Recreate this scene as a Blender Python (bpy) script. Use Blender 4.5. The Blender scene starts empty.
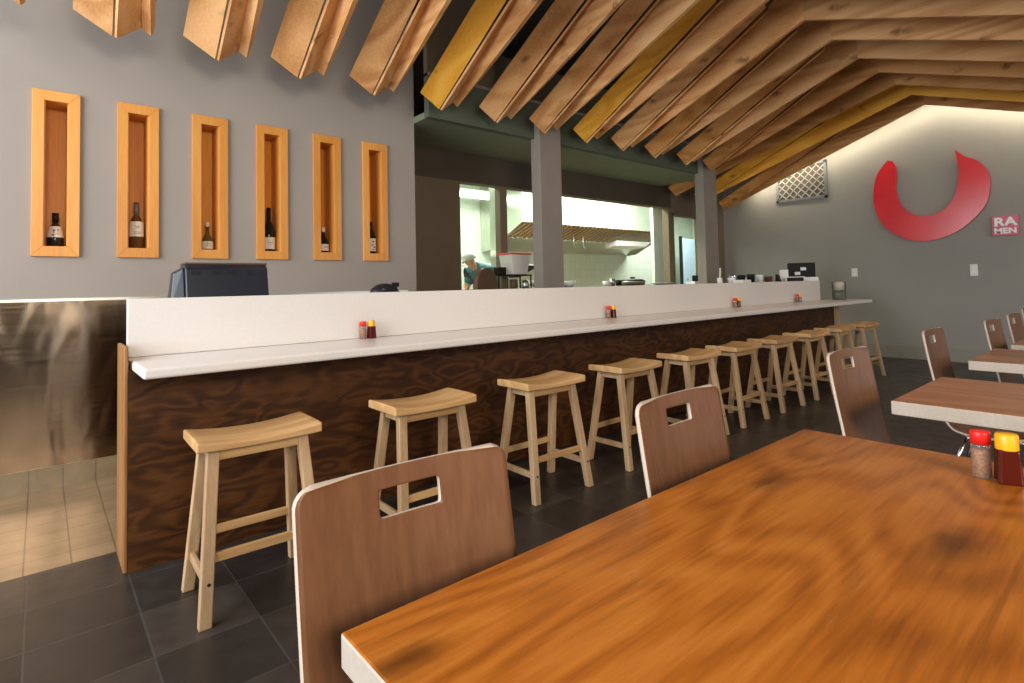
import bpy, bmesh, math, random
from mathutils import Vector, Matrix
random.seed(7)
C = bpy.context.scene.collection
PI = math.pi

# ------------------------------------------------------------------ materials
def newmat(name):
    m = bpy.data.materials.new(name); m.use_nodes = True
    nt = m.node_tree; b = nt.nodes['Principled BSDF']
    return m, nt, b
def lnk(nt, a, b): nt.links.new(a, b)
def nd(nt, t, **kw):
    n = nt.nodes.new(t)
    for k, v in kw.items():
        if k in n.inputs.keys() if hasattr(n.inputs, 'keys') else False: n.inputs[k].default_value = v
        else: setattr(n, k, v)
    return n
def c4(c): return (c[0], c[1], c[2], 1.0)
def ramp(nt, fac, stops):
    r = nt.nodes.new('ShaderNodeValToRGB')
    el = r.color_ramp.elements
    el[0].position = stops[0][0]; el[0].color = c4(stops[0][1])
    el[1].position = stops[-1][0]; el[1].color = c4(stops[-1][1])
    for p, c in stops[1:-1]:
        e = el.new(p); e.color = c4(c)
    lnk(nt, fac, r.inputs[0]); return r.outputs[0]
def mixc(nt, fac, a, b, mode='MIX'):
    n = nt.nodes.new('ShaderNodeMix'); n.data_type = 'RGBA'; n.blend_type = mode
    for inp, v in ((n.inputs[0], fac), (n.inputs[6], a), (n.inputs[7], b)):
        if hasattr(v, 'is_output'): lnk(nt, v, inp)
        elif isinstance(v, (int, float)): inp.default_value = v
        else: inp.default_value = c4(v)
    return n.outputs[2]
def math_(nt, op, a, b=0.0):
    n = nt.nodes.new('ShaderNodeMath'); n.operation = op
    for i, v in enumerate((a, b)):
        if hasattr(v, 'is_output'): lnk(nt, v, n.inputs[i])
        else: n.inputs[i].default_value = v
    return n.outputs[0]
def coords(nt, scale=(1, 1, 1), rand=True):
    tc = nt.nodes.new('ShaderNodeTexCoord')
    mp = nt.nodes.new('ShaderNodeMapping'); mp.inputs['Scale'].default_value = scale
    lnk(nt, tc.outputs['Object'], mp.inputs['Vector'])
    if rand:
        oi = nt.nodes.new('ShaderNodeObjectInfo')
        s = math_(nt, 'MULTIPLY', oi.outputs['Random'], 37.0)
        cb = nt.nodes.new('ShaderNodeCombineXYZ')
        for i in range(3): lnk(nt, s, cb.inputs[i])
        lnk(nt, cb.outputs[0], mp.inputs['Location'])
    return mp.outputs[0]
def noise(nt, vec, scale=5, detail=3, rough=.5, dist=0):
    n = nt.nodes.new('ShaderNodeTexNoise')
    n.inputs['Scale'].default_value = scale; n.inputs['Detail'].default_value = detail
    n.inputs['Roughness'].default_value = rough; n.inputs['Distortion'].default_value = dist
    lnk(nt, vec, n.inputs['Vector']); return n.outputs[0]
def bump(nt, b, h, strength=.2, dist=.01):
    n = nt.nodes.new('ShaderNodeBump'); n.inputs['Strength'].default_value = strength
    n.inputs['Distance'].default_value = dist
    lnk(nt, h, n.inputs['Height']); lnk(nt, n.outputs[0], b.inputs['Normal'])

def plain(name, col, rough=.5, metal=0, spec=.5, var=.04, scale=6, emit=None, es=0, bstr=0):
    m, nt, b = newmat(name)
    v = coords(nt, rand=False); f = noise(nt, v, scale, 4)
    lo = tuple(max(0, x*(1-var)) for x in col); hi = tuple(x*(1+var) for x in col)
    lnk(nt, ramp(nt, f, [(.3, lo), (.7, hi)]), b.inputs['Base Color'])
    b.inputs['Roughness'].default_value = rough; b.inputs['Metallic'].default_value = metal
    b.inputs['Specular IOR Level'].default_value = spec
    if emit: b.inputs['Emission Color'].default_value = c4(emit); b.inputs['Emission Strength'].default_value = es
    if bstr: bump(nt, b, noise(nt, v, 180, 3), bstr, .002)
    return m

def wood(name, dark, mid, light, axis='X', rough=.45, bands=22, lf=1.4, stretch=6, fibre=.5, knots=0, spec=.4, coat=0, contrast=1.0, objvar=.12, spots=(), plank=0, worn=0):
    """contour-line grain: a smooth noise field stretched along the grain, cut into rings"""
    m, nt, b = newmat(name)
    s = {'X': (1/stretch, 1, 1), 'Y': (1, 1/stretch, 1), 'Z': (1, 1, 1/stretch)}[axis]
    v = coords(nt, s)
    big = noise(nt, v, lf*2.2, 1.5, .45, .25)
    tc0 = nt.nodes.new('ShaderNodeTexCoord'); sp = nt.nodes.new('ShaderNodeSeparateXYZ'); lnk(nt, tc0.outputs['Object'], sp.inputs[0])
    masks = []
    for (kx, ky, kr) in spots:
        dx = math_(nt, 'MULTIPLY', math_(nt, 'SUBTRACT', sp.outputs[0], kx), .42); dy = math_(nt, 'SUBTRACT', sp.outputs[1], ky)
        wob = math_(nt, 'MULTIPLY', noise(nt, coords(nt, rand=False), 14, 3), .03)
        r2 = math_(nt, 'SQRT', math_(nt, 'ADD', math_(nt, 'MULTIPLY', dx, dx), math_(nt, 'MULTIPLY', dy, dy)))
        r2 = math_(nt, 'ADD', r2, math_(nt, 'SUBTRACT', wob, .015))
        gs = math_(nt, 'EXPONENT', math_(nt, 'MULTIPLY', math_(nt, 'POWER', math_(nt, 'DIVIDE', math_(nt, 'MAXIMUM', r2, 0), kr*3.2), 2), -1))
        big = math_(nt, 'ADD', big, math_(nt, 'MULTIPLY', gs, .14))
        masks.append(math_(nt, 'EXPONENT', math_(nt, 'MULTIPLY', math_(nt, 'POWER', math_(nt, 'DIVIDE', math_(nt, 'MAXIMUM', r2, 0), kr*.75), 2), -1)))
    ring = math_(nt, 'SINE', math_(nt, 'MULTIPLY', big, bands*2*PI))
    ring = math_(nt, 'ADD', math_(nt, 'MULTIPLY', ring, .5), .5)
    s2 = {'X': (.06, 1, 1), 'Y': (1, .06, 1), 'Z': (1, 1, .06)}[axis]
    fib = noise(nt, coords(nt, s2), 90, 4, .6)
    tone = noise(nt, v, lf*1.3, 2, .5)
    f = math_(nt, 'ADD', math_(nt, 'MULTIPLY', ring, .38*contrast), math_(nt, 'MULTIPLY', fib, fibre))
    f = math_(nt, 'ADD', f, math_(nt, 'MULTIPLY', tone, .5))
    f = math_(nt, 'MULTIPLY', f, 1/(.38*contrast+fibre+.5))
    col = ramp(nt, f, [(.25, dark), (.5, mid), (.75, light)])
    if objvar:
        oi = nt.nodes.new('ShaderNodeObjectInfo')
        hv = nt.nodes.new('ShaderNodeHueSaturation')
        lnk(nt, math_(nt, 'ADD', math_(nt, 'MULTIPLY', oi.outputs['Random'], 2*objvar), 1-objvar), hv.inputs['Value'])
        lnk(nt, col, hv.inputs['Color']); col = hv.outputs[0]
    if knots:
        vo = nt.nodes.new('ShaderNodeTexVoronoi'); vo.inputs['Scale'].default_value = knots
        s3 = {'X': (.45, 1, 1), 'Y': (1, .45, 1), 'Z': (1, 1, .45)}[axis]
        dn = nt.nodes.new('ShaderNodeVectorMath'); dn.operation = 'ADD'
        lnk(nt, coords(nt, s3), dn.inputs[0])
        lnk(nt, math_(nt, 'MULTIPLY', noise(nt, coords(nt), 9, 2), .12), dn.inputs[1])
        lnk(nt, dn.outputs[0], vo.inputs['Vector'])
        k = ramp(nt, vo.outputs['Distance'], [(.06, (1, 1, 1)), (.11, (.6, .6, .6)), (.21, (0, 0, 0))])
        col = mixc(nt, math_(nt, 'MULTIPLY', k, .8), col, tuple(x*.35 for x in dark))
    for mk in masks: col = mixc(nt, math_(nt, 'MULTIPLY', mk, .75), col, tuple(x*.25 for x in dark))
    if plank:
        y = math_(nt, 'FRACT', math_(nt, 'ADD', math_(nt, 'DIVIDE', sp.outputs[1], plank), 50.77))
        ln = math_(nt, 'LESS_THAN', math_(nt, 'ABSOLUTE', math_(nt, 'SUBTRACT', y, .5)), .006)
        col = mixc(nt, math_(nt, 'MULTIPLY', ln, .25), col, tuple(x*.4 for x in dark))
        fl = math_(nt, 'FLOOR', math_(nt, 'ADD', math_(nt, 'DIVIDE', sp.outputs[1], plank), 50.27))
    if worn:
        wv = coords(nt, (.5, 1.2, 1), False)
        w1 = ramp(nt, noise(nt, wv, 5, 5, .7), [(.56, (0, 0, 0)), (.72, (1, 1, 1))])
        w2 = ramp(nt, noise(nt, coords(nt, (.35, 3, 1), False), 40, 3, .7), [(.45, (0, 0, 0)), (.62, (1, 1, 1))])
        wm = math_(nt, 'MULTIPLY', math_(nt, 'MULTIPLY', w1, w2), worn)
        col = mixc(nt, wm, col, (.62, .38, .17))
        # long thin scratches
        wa = nt.nodes.new('ShaderNodeTexWave'); wa.inputs['Scale'].default_value = 1.1; wa.inputs['Distortion'].default_value = 9; wa.inputs['Detail'].default_value = 2; wa.inputs['Detail Scale'].default_value = .8
        lnk(nt, coords(nt, (1, .7, 1), False), wa.inputs['Vector'])
        sc = ramp(nt, wa.outputs['Fac'], [(.990, (0, 0, 0)), (.999, (1, 1, 1))])
        sm = math_(nt, 'MULTIPLY', sc, ramp(nt, noise(nt, coords(nt, rand=False), 6, 4), [(.5, (0, 0, 0)), (.6, (1, 1, 1))]))
        col = mixc(nt, math_(nt, 'MULTIPLY', sm, .0), col, (.75, .5, .3))
    lnk(nt, col, b.inputs['Base Color'])
    b.inputs['Roughness'].default_value = rough; b.inputs['Specular IOR Level'].default_value = spec
    if coat: b.inputs['Coat Weight'].default_value = coat; b.inputs['Coat Roughness'].default_value = .12
    bump(nt, b, f, .12, .004)
    return m

def bricks(name, c1, c2, mortar, bw, bh, msize, rough, offset=0, var=True, loc=(0, 0, 0), rot=(0, 0, 0), bst=.3, rough2=None, spec=.5):
    m, nt, b = newmat(name)
    tc = nt.nodes.new('ShaderNodeTexCoord')
    mp = nt.nodes.new('ShaderNodeMapping'); mp.inputs['Location'].default_value = loc; mp.inputs['Rotation'].default_value = rot
    lnk(nt, tc.outputs['Object'], mp.inputs['Vector'])
    br = nt.nodes.new('ShaderNodeTexBrick')
    br.offset = offset; br.squash = 1
    for k, v in (('Scale', 1), ('Brick Width', bw), ('Row Height', bh), ('Mortar Size', msize), ('Mortar Smooth', .3), ('Bias', 0)):
        br.inputs[k].default_value = v
    br.inputs['Color1'].default_value = c4(c1); br.inputs['Color2'].default_value = c4(c2); br.inputs['Mortar'].default_value = c4(mortar)
    lnk(nt, mp.outputs[0], br.inputs['Vector'])
    col = br.outputs['Color']
    n1 = noise(nt, mp.outputs[0], 7, 6, .65)
    if var: col = mixc(nt, .55, col, ramp(nt, n1, [(.3, (.45, .45, .45)), (.7, (1.0, 1.0, 1.0))]), 'MULTIPLY')
    lnk(nt, col, b.inputs['Base Color'])
    b.inputs['Specular IOR Level'].default_value = spec
    if rough2: lnk(nt, ramp(nt, n1, [(.3, (rough,)*3), (.75, (rough2,)*3)]), b.inputs['Roughness'])
    else: b.inputs['Roughness'].default_value = rough
    h = math_(nt, 'ADD', math_(nt, 'MULTIPLY', br.outputs['Fac'], -1.0), math_(nt, 'MULTIPLY', n1, .5))
    bump(nt, b, h, bst, .006)
    return m

M = {}
M['fir'] = wood('fir', (.48, .20, .06), (.72, .38, .15), (.87, .53, .26), 'Y', .5, 9, .9, 9, .5, 5.0, contrast=.7)
M['fir_spotlit'] = wood('fir_spotlit', (.62, .26, .02), (.82, .40, .045), (.92, .55, .10), 'Y', .5, 9, .9, 9, .5, 4.5, contrast=.6)  # fir tinted yellow: glow of warm spots put into the colour
M['fir_shaded'] = wood('fir_shaded', (.34, .13, .03), (.52, .23, .065), (.66, .34, .115), 'Y', .55, 9, .9, 9, .5, 5.0, contrast=.7)  # darker copy of fir: shade of the far rafters put into the colour
M['maple'] = wood('maple', (.51, .195, .032), (.66, .28, .055), (.76, .37, .095), 'Z', .4, 5, .8, 8, .6, contrast=.5, objvar=.06)
M['maple_back'] = wood('maple_back', (.50, .16, .006), (.68, .25, .010), (.82, .34, .02), 'Z', .45, 5, .8, 8, .6, contrast=.5, objvar=.1)
M['stool'] = wood('stool', (.38, .205, .08), (.56, .33, .14), (.68, .44, .21), 'X', .45, 7, 1.6, 7, .55, contrast=.7)
M['stool_leg'] = wood('stool_leg', (.36, .215, .105), (.50, .325, .175), (.62, .43, .26), 'Z', .5, 7, 1.6, 9, .6, contrast=.5)
M['walnut_ply'] = wood('walnut_ply', (.020, .006, .0015), (.062, .020, .004), (.115, .042, .009), 'X', .5, 6, 4.2, 2.6, .55, contrast=.9, objvar=0, spec=.25)
M['endgrain'] = wood('endgrain', (.22, .095, .03), (.32, .15, .05), (.40, .21, .08), 'Z', .45, 6, 1.2, 8, .6, contrast=.6, objvar=0)
M['oak_top'] = wood('oak_top', (.19, .048, .006), (.42, .125, .014), (.57, .205, .032), 'X', .33, 13, 1.7, 5, .75, 0, spec=.35, coat=.15, contrast=.6, objvar=0, spots=[(.226, .261, .035), (-.697, .285, .03), (.133, -.08, .045)], plank=.62, worn=.35)
M['table_top'] = wood('table_top', (.28, .105, .04), (.47, .20, .085), (.60, .30, .15), 'Y', .35, 8, 1.2, 6, .5, 0, coat=.15, contrast=.7, objvar=.05)
M['band'] = wood('band', (.40, .34, .28), (.48, .41, .34), (.55, .48, .41), 'X', .5, 6, 1.4, 8, .6, contrast=.5, objvar=0)
M['chair_ply'] = wood('chair_ply', (.135, .058, .025), (.19, .082, .036), (.235, .108, .05), 'Z', .38, 14, 2.2, 14, .75, contrast=.45, objvar=.05)
M['chair_edge'] = plain('chair_edge', (.56, .46, .37), .5)
M['quartz'] = plain('quartz', (.74, .70, .67), .28, var=.02, scale=60)
M['wall_grey'] = plain('wall_grey', (.325, .285, .25), .75, var=.03, scale=2, bstr=.06)
M['wall_back'] = plain('wall_back', (.29, .275, .245), .72, var=.04, scale=1.5, bstr=.08)
M['wall_brown'] = plain('wall_brown', (.155, .115, .072), .8, var=.05, scale=2)
M['header'] = plain('header', (.07, .052, .035), .8)
M['ceil_green'] = plain('ceil_green', (.20, .235, .155), .8, var=.1, scale=1)
M['green_shaded'] = plain('green_shaded', (.10, .115, .078), .85)  # same green paint as the soffit, with shade put into the colour
M['ceil_dark'] = plain('ceil_dark', (.055, .052, .042), .9)
M['column'] = plain('column', (.27, .235, .195), .7)
M['base'] = plain('base', (.27, .26, .21), .6)
M['kitchen'] = plain('kitchen', (.66, .74, .62), .5)
M['kit_tile'] = bricks('kit_tile', (.62, .70, .58), (.58, .67, .55), (.50, .58, .47), .15, .15, .004, .3, rot=(PI/2, 0, 0), var=False, bst=.1)
M['black'] = plain('black', (.008, .008, .009), .5, spec=.25)
M['black_soft'] = plain('black_soft', (.012, .012, .012), .7, spec=.2)
M['navy'] = plain('navy', (.010, .014, .024), .3)
M['steel'] = plain('steel', (.62, .62, .56), .3, 1, var=.08, scale=3)
M['chrome'] = plain('chrome', (.8, .8, .82), .12, 1)
M['iron'] = plain('iron', (.03, .03, .03), .5, .6)
M['grille'] = plain('grille', (.17, .18, .18), .5, .2)
M['white'] = plain('white', (.82, .82, .80), .4)
M['cream'] = plain('cream', (.80, .76, .66), .6)
M['red_cap'] = plain('red_cap', (.72, .02, .015), .35)
M['yellow_cap'] = plain('yellow_cap', (.90, .42, .01), .35)
M['sauce'] = plain('sauce', (.075, .008, .004), .12)
M['chili'] = plain('chili', (.52, .20, .05), .6, var=.5, scale=220)
M['label_white'] = plain('label_white', (.80, .76, .68), .6)
M['ink'] = plain('ink', (.03, .025, .03), .6)
M['plate'] = plain('plate', (.75, .74, .70), .5)
M['skin'] = plain('skin', (.62, .36, .26), .5)
M['teal'] = plain('teal', (.06, .17, .19), .8)
M['apron'] = plain('apron', (.04, .04, .045), .8)
M['cap'] = plain('cap', (.62, .66, .62), .8)
M['brown_pad'] = plain('brown_pad', (.10, .055, .03), .6)
M['tub'] = plain('tub', (.72, .68, .64), .35)
M['bluedoor'] = plain('bluedoor', (.40, .56, .66), .35)
M['green_leaf'] = plain('green_leaf', (.05, .07, .03), .6)

def glassy(name, col, rough=.08, trans=.6):
    m, nt, b = newmat(name)
    v = coords(nt, rand=False)
    lnk(nt, ramp(nt, noise(nt, v, 8, 2), [(.3, tuple(x*.9 for x in col)), (.7, col)]), b.inputs['Base Color'])
    b.inputs['Roughness'].default_value = rough; b.inputs['Transmission Weight'].default_value = trans
    b.inputs['IOR'].default_value = 1.3
    return m
M['glass_dark'] = glassy('glass_dark', (.02, .022, .018), .08, .2)
M['glass_amber'] = glassy('glass_amber', (.20, .09, .025), .08, .35)
M['glass_clear'] = glassy('glass_clear', (.85, .85, .8), .05, .9)
M['glass_olive'] = glassy('glass_olive', (.22, .17, .05), .08, .4)

# slate floor, beige tiles
M['slate'] = bricks('slate', (.020, .017, .015), (.062, .05, .042), (.060, .054, .051), .331, .331, .004, .3, loc=(.037, .105, 0), rough2=.5, bst=.25)
M['beige'] = bricks('beige', (.37, .245, .135), (.34, .222, .12), (.16, .11, .07), .165, .165, .0035, .3, loc=(.05, .085, 0), bst=.15)
M['beige_base'] = bricks('beige_base', (.27, .20, .11), (.25, .185, .10), (.16, .12, .08), .165, .4, .0035, .35, loc=(.05, .2, 0), rot=(PI/2, 0, 0), bst=.1)

# brushed steel sheet with dents
def sheet():
    m, nt, b = newmat('sheet_steel')
    b.inputs['Metallic'].default_value = 1
    v = coords(nt, (1, 1, .15), False)
    lnk(nt, ramp(nt, noise(nt, v, 2.5, 2), [(.3, (.15, .10, .065)), (.7, (.27, .20, .135))]), b.inputs['Base Color'])  # brown upright bands: reflection of the dark room painted into the steel
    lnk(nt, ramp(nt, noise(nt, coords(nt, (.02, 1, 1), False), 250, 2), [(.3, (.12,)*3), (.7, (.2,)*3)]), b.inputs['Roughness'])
    h = noise(nt, coords(nt, (1, 1, .42), False), 3.4, 2, .45, .6)
    bump(nt, b, h, .22, .05)
    return m
M['sheet'] = sheet()
def logo_red():
    m, nt, b = newmat('logo_red')
    v = coords(nt, rand=False)
    lnk(nt, ramp(nt, noise(nt, v, 3, 2), [(.3, (.66, .012, .018)), (.7, (.74, .02, .028))]), b.inputs['Base Color'])
    b.inputs['Roughness'].default_value = .6; b.inputs['Specular IOR Level'].default_value = .15; b.inputs['Coat Weight'].default_value = 1.0; b.inputs['Coat Roughness'].default_value = .2
    return m
M['logo'] = logo_red()
M['lattice'] = plain('lattice', (.42, .40, .36), .5)

# ------------------------------------------------------------------ mesh helpers
class MB:
    def __init__(s): s.bm = bmesh.new()
    def quad(s, *p, mi=0):
        f = s.bm.faces.new([s.bm.verts.new(q) for q in p]); f.material_index = mi; return f
    def box(s, x0, x1, y0, y1, z0, z1, mi=0, mat=None):
        v = [s.bm.verts.new((x, y, z)) for x in (x0, x1) for y in (y0, y1) for z in (z0, z1)]
        if mat is not None:
            for q in v: q.co = mat @ q.co
        for a in ((0, 1, 3, 2), (4, 6, 7, 5), (0, 4, 5, 1), (2, 3, 7, 6), (0, 2, 6, 4), (1, 5, 7, 3)):
            s.bm.faces.new([v[i] for i in a]).material_index = mi
        return s
    def hexa(s, bot, top, mi=0):
        """solid from two matching rings of points"""
        n = len(bot)
        a = [s.bm.verts.new(p) for p in bot]; b = [s.bm.verts.new(p) for p in top]
        s.bm.faces.new(a[::-1]).material_index = mi; s.bm.faces.new(b).material_index = mi
        for i in range(n):
            s.bm.faces.new([a[i], a[(i+1) % n], b[(i+1) % n], b[i]]).material_index = mi
        return s
    def bar(s, p, q, w, d, up=(0, 0, 1), w2=None, d2=None):
        """rectangular bar from p to q; cut level with the ground when it is nearly vertical"""
        p, q = Vector(p), Vector(q); w2 = w2 or w; d2 = d2 or d
        ax = (q-p).normalized()
        if abs(ax.z) > .8: u, v = Vector((1, 0, 0)), Vector((0, 1, 0))
        else:
            u = ax.cross(Vector(up)).normalized(); v = u.cross(ax).normalized()
        r = lambda c, w, d: [c+u*sx*w/2+v*sy*d/2 for sx, sy in ((-1, -1), (1, -1), (1, 1), (-1, 1))]
        return s.hexa(r(p, w, d), r(q, w2, d2))
    def tube(s, pts, r, n=10, cap=True):
        pts = [Vector(p) for p in pts]; rings = []
        ref = Vector((0, 0, 1))
        for i, p in enumerate(pts):
            t = (pts[min(i+1, len(pts)-1)]-pts[max(i-1, 0)]).normalized()
            if abs(t.dot(ref)) > .95: ref = Vector((1, 0, 0))
            u = t.cross(ref).normalized(); v = u.cross(t)
            rr = r[i] if isinstance(r, (list, tuple)) else r
            rings.append([s.bm.verts.new(p+u*rr*math.cos(2*PI*k/n)+v*rr*math.sin(2*PI*k/n)) for k in range(n)])
        for a, b in zip(rings, rings[1:]):
            for k in range(n):
                f = s.bm.faces.new([a[k], a[(k+1) % n], b[(k+1) % n], b[k]]); f.smooth = True
        if cap: s.bm.faces.new(rings[0][::-1]); s.bm.faces.new(rings[-1])
        return s
    def lathe(s, prof, n=20, o=(0, 0, 0), capb=True, capt=True):
        rings = [[s.bm.verts.new((o[0]+r*math.cos(2*PI*k/n), o[1]+r*math.sin(2*PI*k/n), o[2]+z)) for k in range(n)] for r, z in prof]
        for a, b in zip(rings, rings[1:]):
            for k in range(n):
                f = s.bm.faces.new([a[k], a[(k+1) % n], b[(k+1) % n], b[k]]); f.smooth = True
        if capb: s.bm.faces.new(rings[0][::-1])
        if capt: s.bm.faces.new(rings[-1])
        return s
    def obj(s, name, mats, parent=None, bevel=0, seg=2, kind=None):
        bmesh.ops.recalc_face_normals(s.bm, faces=s.bm.faces[:])
        me = bpy.data.meshes.new(name); s.bm.to_mesh(me); s.bm.free()
        for m in (mats if isinstance(mats, (list, tuple)) else [mats]): me.materials.append(m)
        o = bpy.data.objects.new(name, me); C.objects.link(o)
        if parent: o.parent = parent
        if bevel:
            md = o.modifiers.new('Bevel', 'BEVEL'); md.width = bevel; md.segments = seg; md.limit_method = 'ANGLE'; md.angle_limit = .6
        if kind: o['kind'] = kind
        return o
def tag(o, label, cat, group=None):
    o['label'] = label; o['category'] = cat
    if group: o['group'] = group
    return o
def thing(name, label, cat, loc=(0, 0, 0), rz=0, group=None):
    o = bpy.data.objects.new(name, None); C.objects.link(o); o.empty_display_size = .1
    o.location = loc; o.rotation_euler = (0, 0, rz)
    return tag(o, label, cat, group)
def dup(root, label, loc, rz=0, group=None):
    r = root.copy(); C.objects.link(r); r.location = loc; r.rotation_euler = (0, 0, rz); r['label'] = label
    if group: r['group'] = group
    for ch in list(root.children):
        c = ch.copy(); C.objects.link(c); c.parent = r
        for g in ch.children:
            d = g.copy(); C.objects.link(d); d.parent = c
    return r
def struct(name, mb, mat, bevel=0): return mb.obj(name, mat, bevel=bevel, kind='structure')
ORD = ['first', 'second', 'third', 'fourth', 'fifth', 'sixth', 'seventh', 'eighth', 'ninth', 'tenth', 'eleventh', 'twelfth', 'thirteenth', 'fourteenth', 'fifteenth', 'sixteenth']

# ------------------------------------------------------------------ room shell
XB = 9.72           # back wall
YN = 4.57           # wall with the bottle niches
YK = 5.28           # kitchen wall
struct('floor', MB().box(-3.2, XB, -3.6, 3.225, -.1, 0), M['slate'])
struct('floor_tiles', MB().box(-3.2, 12.6, 3.225, 7.8, -.1, 0), M['beige'])

NX = [-.053, .386, .832, 1.274, 1.722, 2.163]; NW = .24; NZ0, NZ1 = 1.45, 2.512
FW, FH = .06, .066                                  # frame member widths
mb = MB()
xs = [-3.2]; 
for x in NX: xs += [x+FW*.5, x+NW-FW*.5]
xs.append(2.70)
za, zb = NZ0+FH*.5, NZ1-FH*.5
for i in range(len(xs)-1):
    if i % 2 == 0: mb.box(xs[i], xs[i+1], YN, YN+.25, 0, 4.1)
    else:
        mb.box(xs[i], xs[i+1], YN, YN+.25, 0, za); mb.box(xs[i], xs[i+1], YN, YN+.25, zb, 4.1)
        mb.box(xs[i], xs[i+1], YN+.2, YN+.25, za, zb)
struct('wall_left', mb, M['wall_grey'])

struct('wall_back', MB().box(XB, XB+.15, -3.6, YK, 0, 4.1), M['wall_back'])
struct('baseboard_back', MB().box(XB-.018, XB, -3.6, YK, 0, .2), M['base'], bevel=.006)

# kitchen wall with the pass-through and doorway
mb = MB()
K0, K1 = YK, YK+.12
mb.box(2.70, 3.72, K0, K1, 0, 4.1)
mb.box(3.72, 7.93, K0, K1, 2.43, 4.1)
mb.box(3.72, 7.93, K0, K1, 0, 1.14)
mb.box(7.93, 8.04, K0, K1, 0, 4.1)
mb.box(8.04, 8.96, K0, K1, 2.36, 4.1)
mb.box(8.96, XB+.15, K0, K1, 0, 4.1)
struct('wall_kitchen', mb, M['wall_brown'])
struct('wall_header', MB().box(2.72, 8.0, K0-.012, K0-.001, 2.44, 2.8), M['header'])
struct('trim_mullion', MB().box(4.33, 4.44, K0+.01, K1-.01, 1.14, 2.43), M['wall_brown'])
mb = MB(); mb.box(8.04, 8.075, K0-.01, K1+.01, 0, 2.36); mb.box(8.925, 8.96, K0-.01, K1+.01, 0, 2.36); mb.box(8.04, 8.96, K0-.01, K1+.01, 2.325, 2.36)
struct('door_frame_kitchen', mb, M['wall_brown'])
# kitchen shell
struct('wall_kitchen_rear', MB().box(2.7, 12.7, 7.7, 7.85, 0, 2.95), M['kit_tile'])
struct('wall_kitchen_side', MB().box(12.6, 12.75, K1, 7.7, 0, 2.95), M['kitchen'])
struct('wall_kitchen_left', MB().box(2.55, 2.7, K1, 7.85, 0, 2.95), M['kitchen'])
struct('ceiling_kitchen', MB().box(2.55, 12.75, K1, 7.85, 2.95, 3.0), M['kitchen'])
# soffit over the bar aisle, bulkhead, roof
struct('ceiling_soffit', MB().box(2.7, 7.72, 4.38, YK, 2.77, 2.83), M['ceil_green'])
struct('beam_bulkhead', MB().box(2.7, 7.72, 4.30, 4.38, 2.77, 3.16), M['green_shaded'])
struct('wall_bulkhead', MB().box(2.7, 3.5, 4.32, 4.38, 3.19, 4.1), M['wall_brown'])
struct('trim_bulkhead', MB().box(2.7, 7.72, 4.285, 4.31, 3.155, 3.185), M['column'])
struct('ceiling', MB().box(-3.4, 12.9, -3.8, 8, 4.1, 4.2), M['ceil_dark'])
struct('wall_side', MB().box(-3.25, -3.2, 3.3, YN+.25, 0, 4.1), M['wall_grey'])

# square columns
for i, (x0, x1, lab) in enumerate(((4.015, 4.335, 'square grey column rising beside the white tub with a red lid'), (7.241, 7.60, 'square grey column rising beside the kitchen doorway'))):
    o = MB().box(x0, x1, 4.22, 4.36, 0, 3.0).obj('column', M['column'], bevel=.006, kind='structure'); o['label'] = lab; o['category'] = 'column'

# steel sheet and cove on the left wall
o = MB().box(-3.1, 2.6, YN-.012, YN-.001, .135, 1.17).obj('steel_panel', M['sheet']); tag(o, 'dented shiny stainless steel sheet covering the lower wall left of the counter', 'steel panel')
mbt = MB().box(-3.1, 2.6, YN-.018, YN-.002, 1.165, 1.182).obj('cap_strip', M['steel'], o)
struct('baseboard_left', MB().box(-3.2, 2.65, YN-.02, YN-.0005, 0, .135), M['beige_base'])
# seam in back wall paint is left to the material; wall plates
def plate(name, label, cat, loc, rz, w, h, kind):
    t = thing(name, label, cat, loc, rz)
    MB().box(-w/2, w/2, -.008, 0, -h/2, h/2).obj('plate', M['plate'], t, bevel=.003)
    if kind == 'switch': MB().box(-.012, .012, -.016, -.008, -.022, .022).obj('rocker', M['white'], t, bevel=.002)
    else:
        for s in (-1, 1): MB().box(-.015, .015, -.011, -.008, s*.027-.014, s*.027+.014).obj('socket', M['white'], t, bevel=.002)
    return t
plate('wall_outlet', 'small outlet plate on the grey back wall below the red bowl logo', 'outlet', (XB-.001, 1.67, 1.275), -PI/2, .085, .16, 'outlet')
plate('wall_outlet', 'small outlet plate on the grey back wall beside the black till', 'outlet', (XB-.001, 3.13, 1.29), -PI/2, .085, .13, 'outlet')
plate('light_switch', 'white light switch on the brown wall beside the kitchen doorway', 'light switch', (9.44, YK-.001, 1.77), 0, .08, .13, 'switch')
plate('light_switch', 'white light switch on the brown wall at the end of the bottle niche wall', 'light switch', (2.93, YK-.001, 1.62), 0, .05, .10, 'switch')

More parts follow.
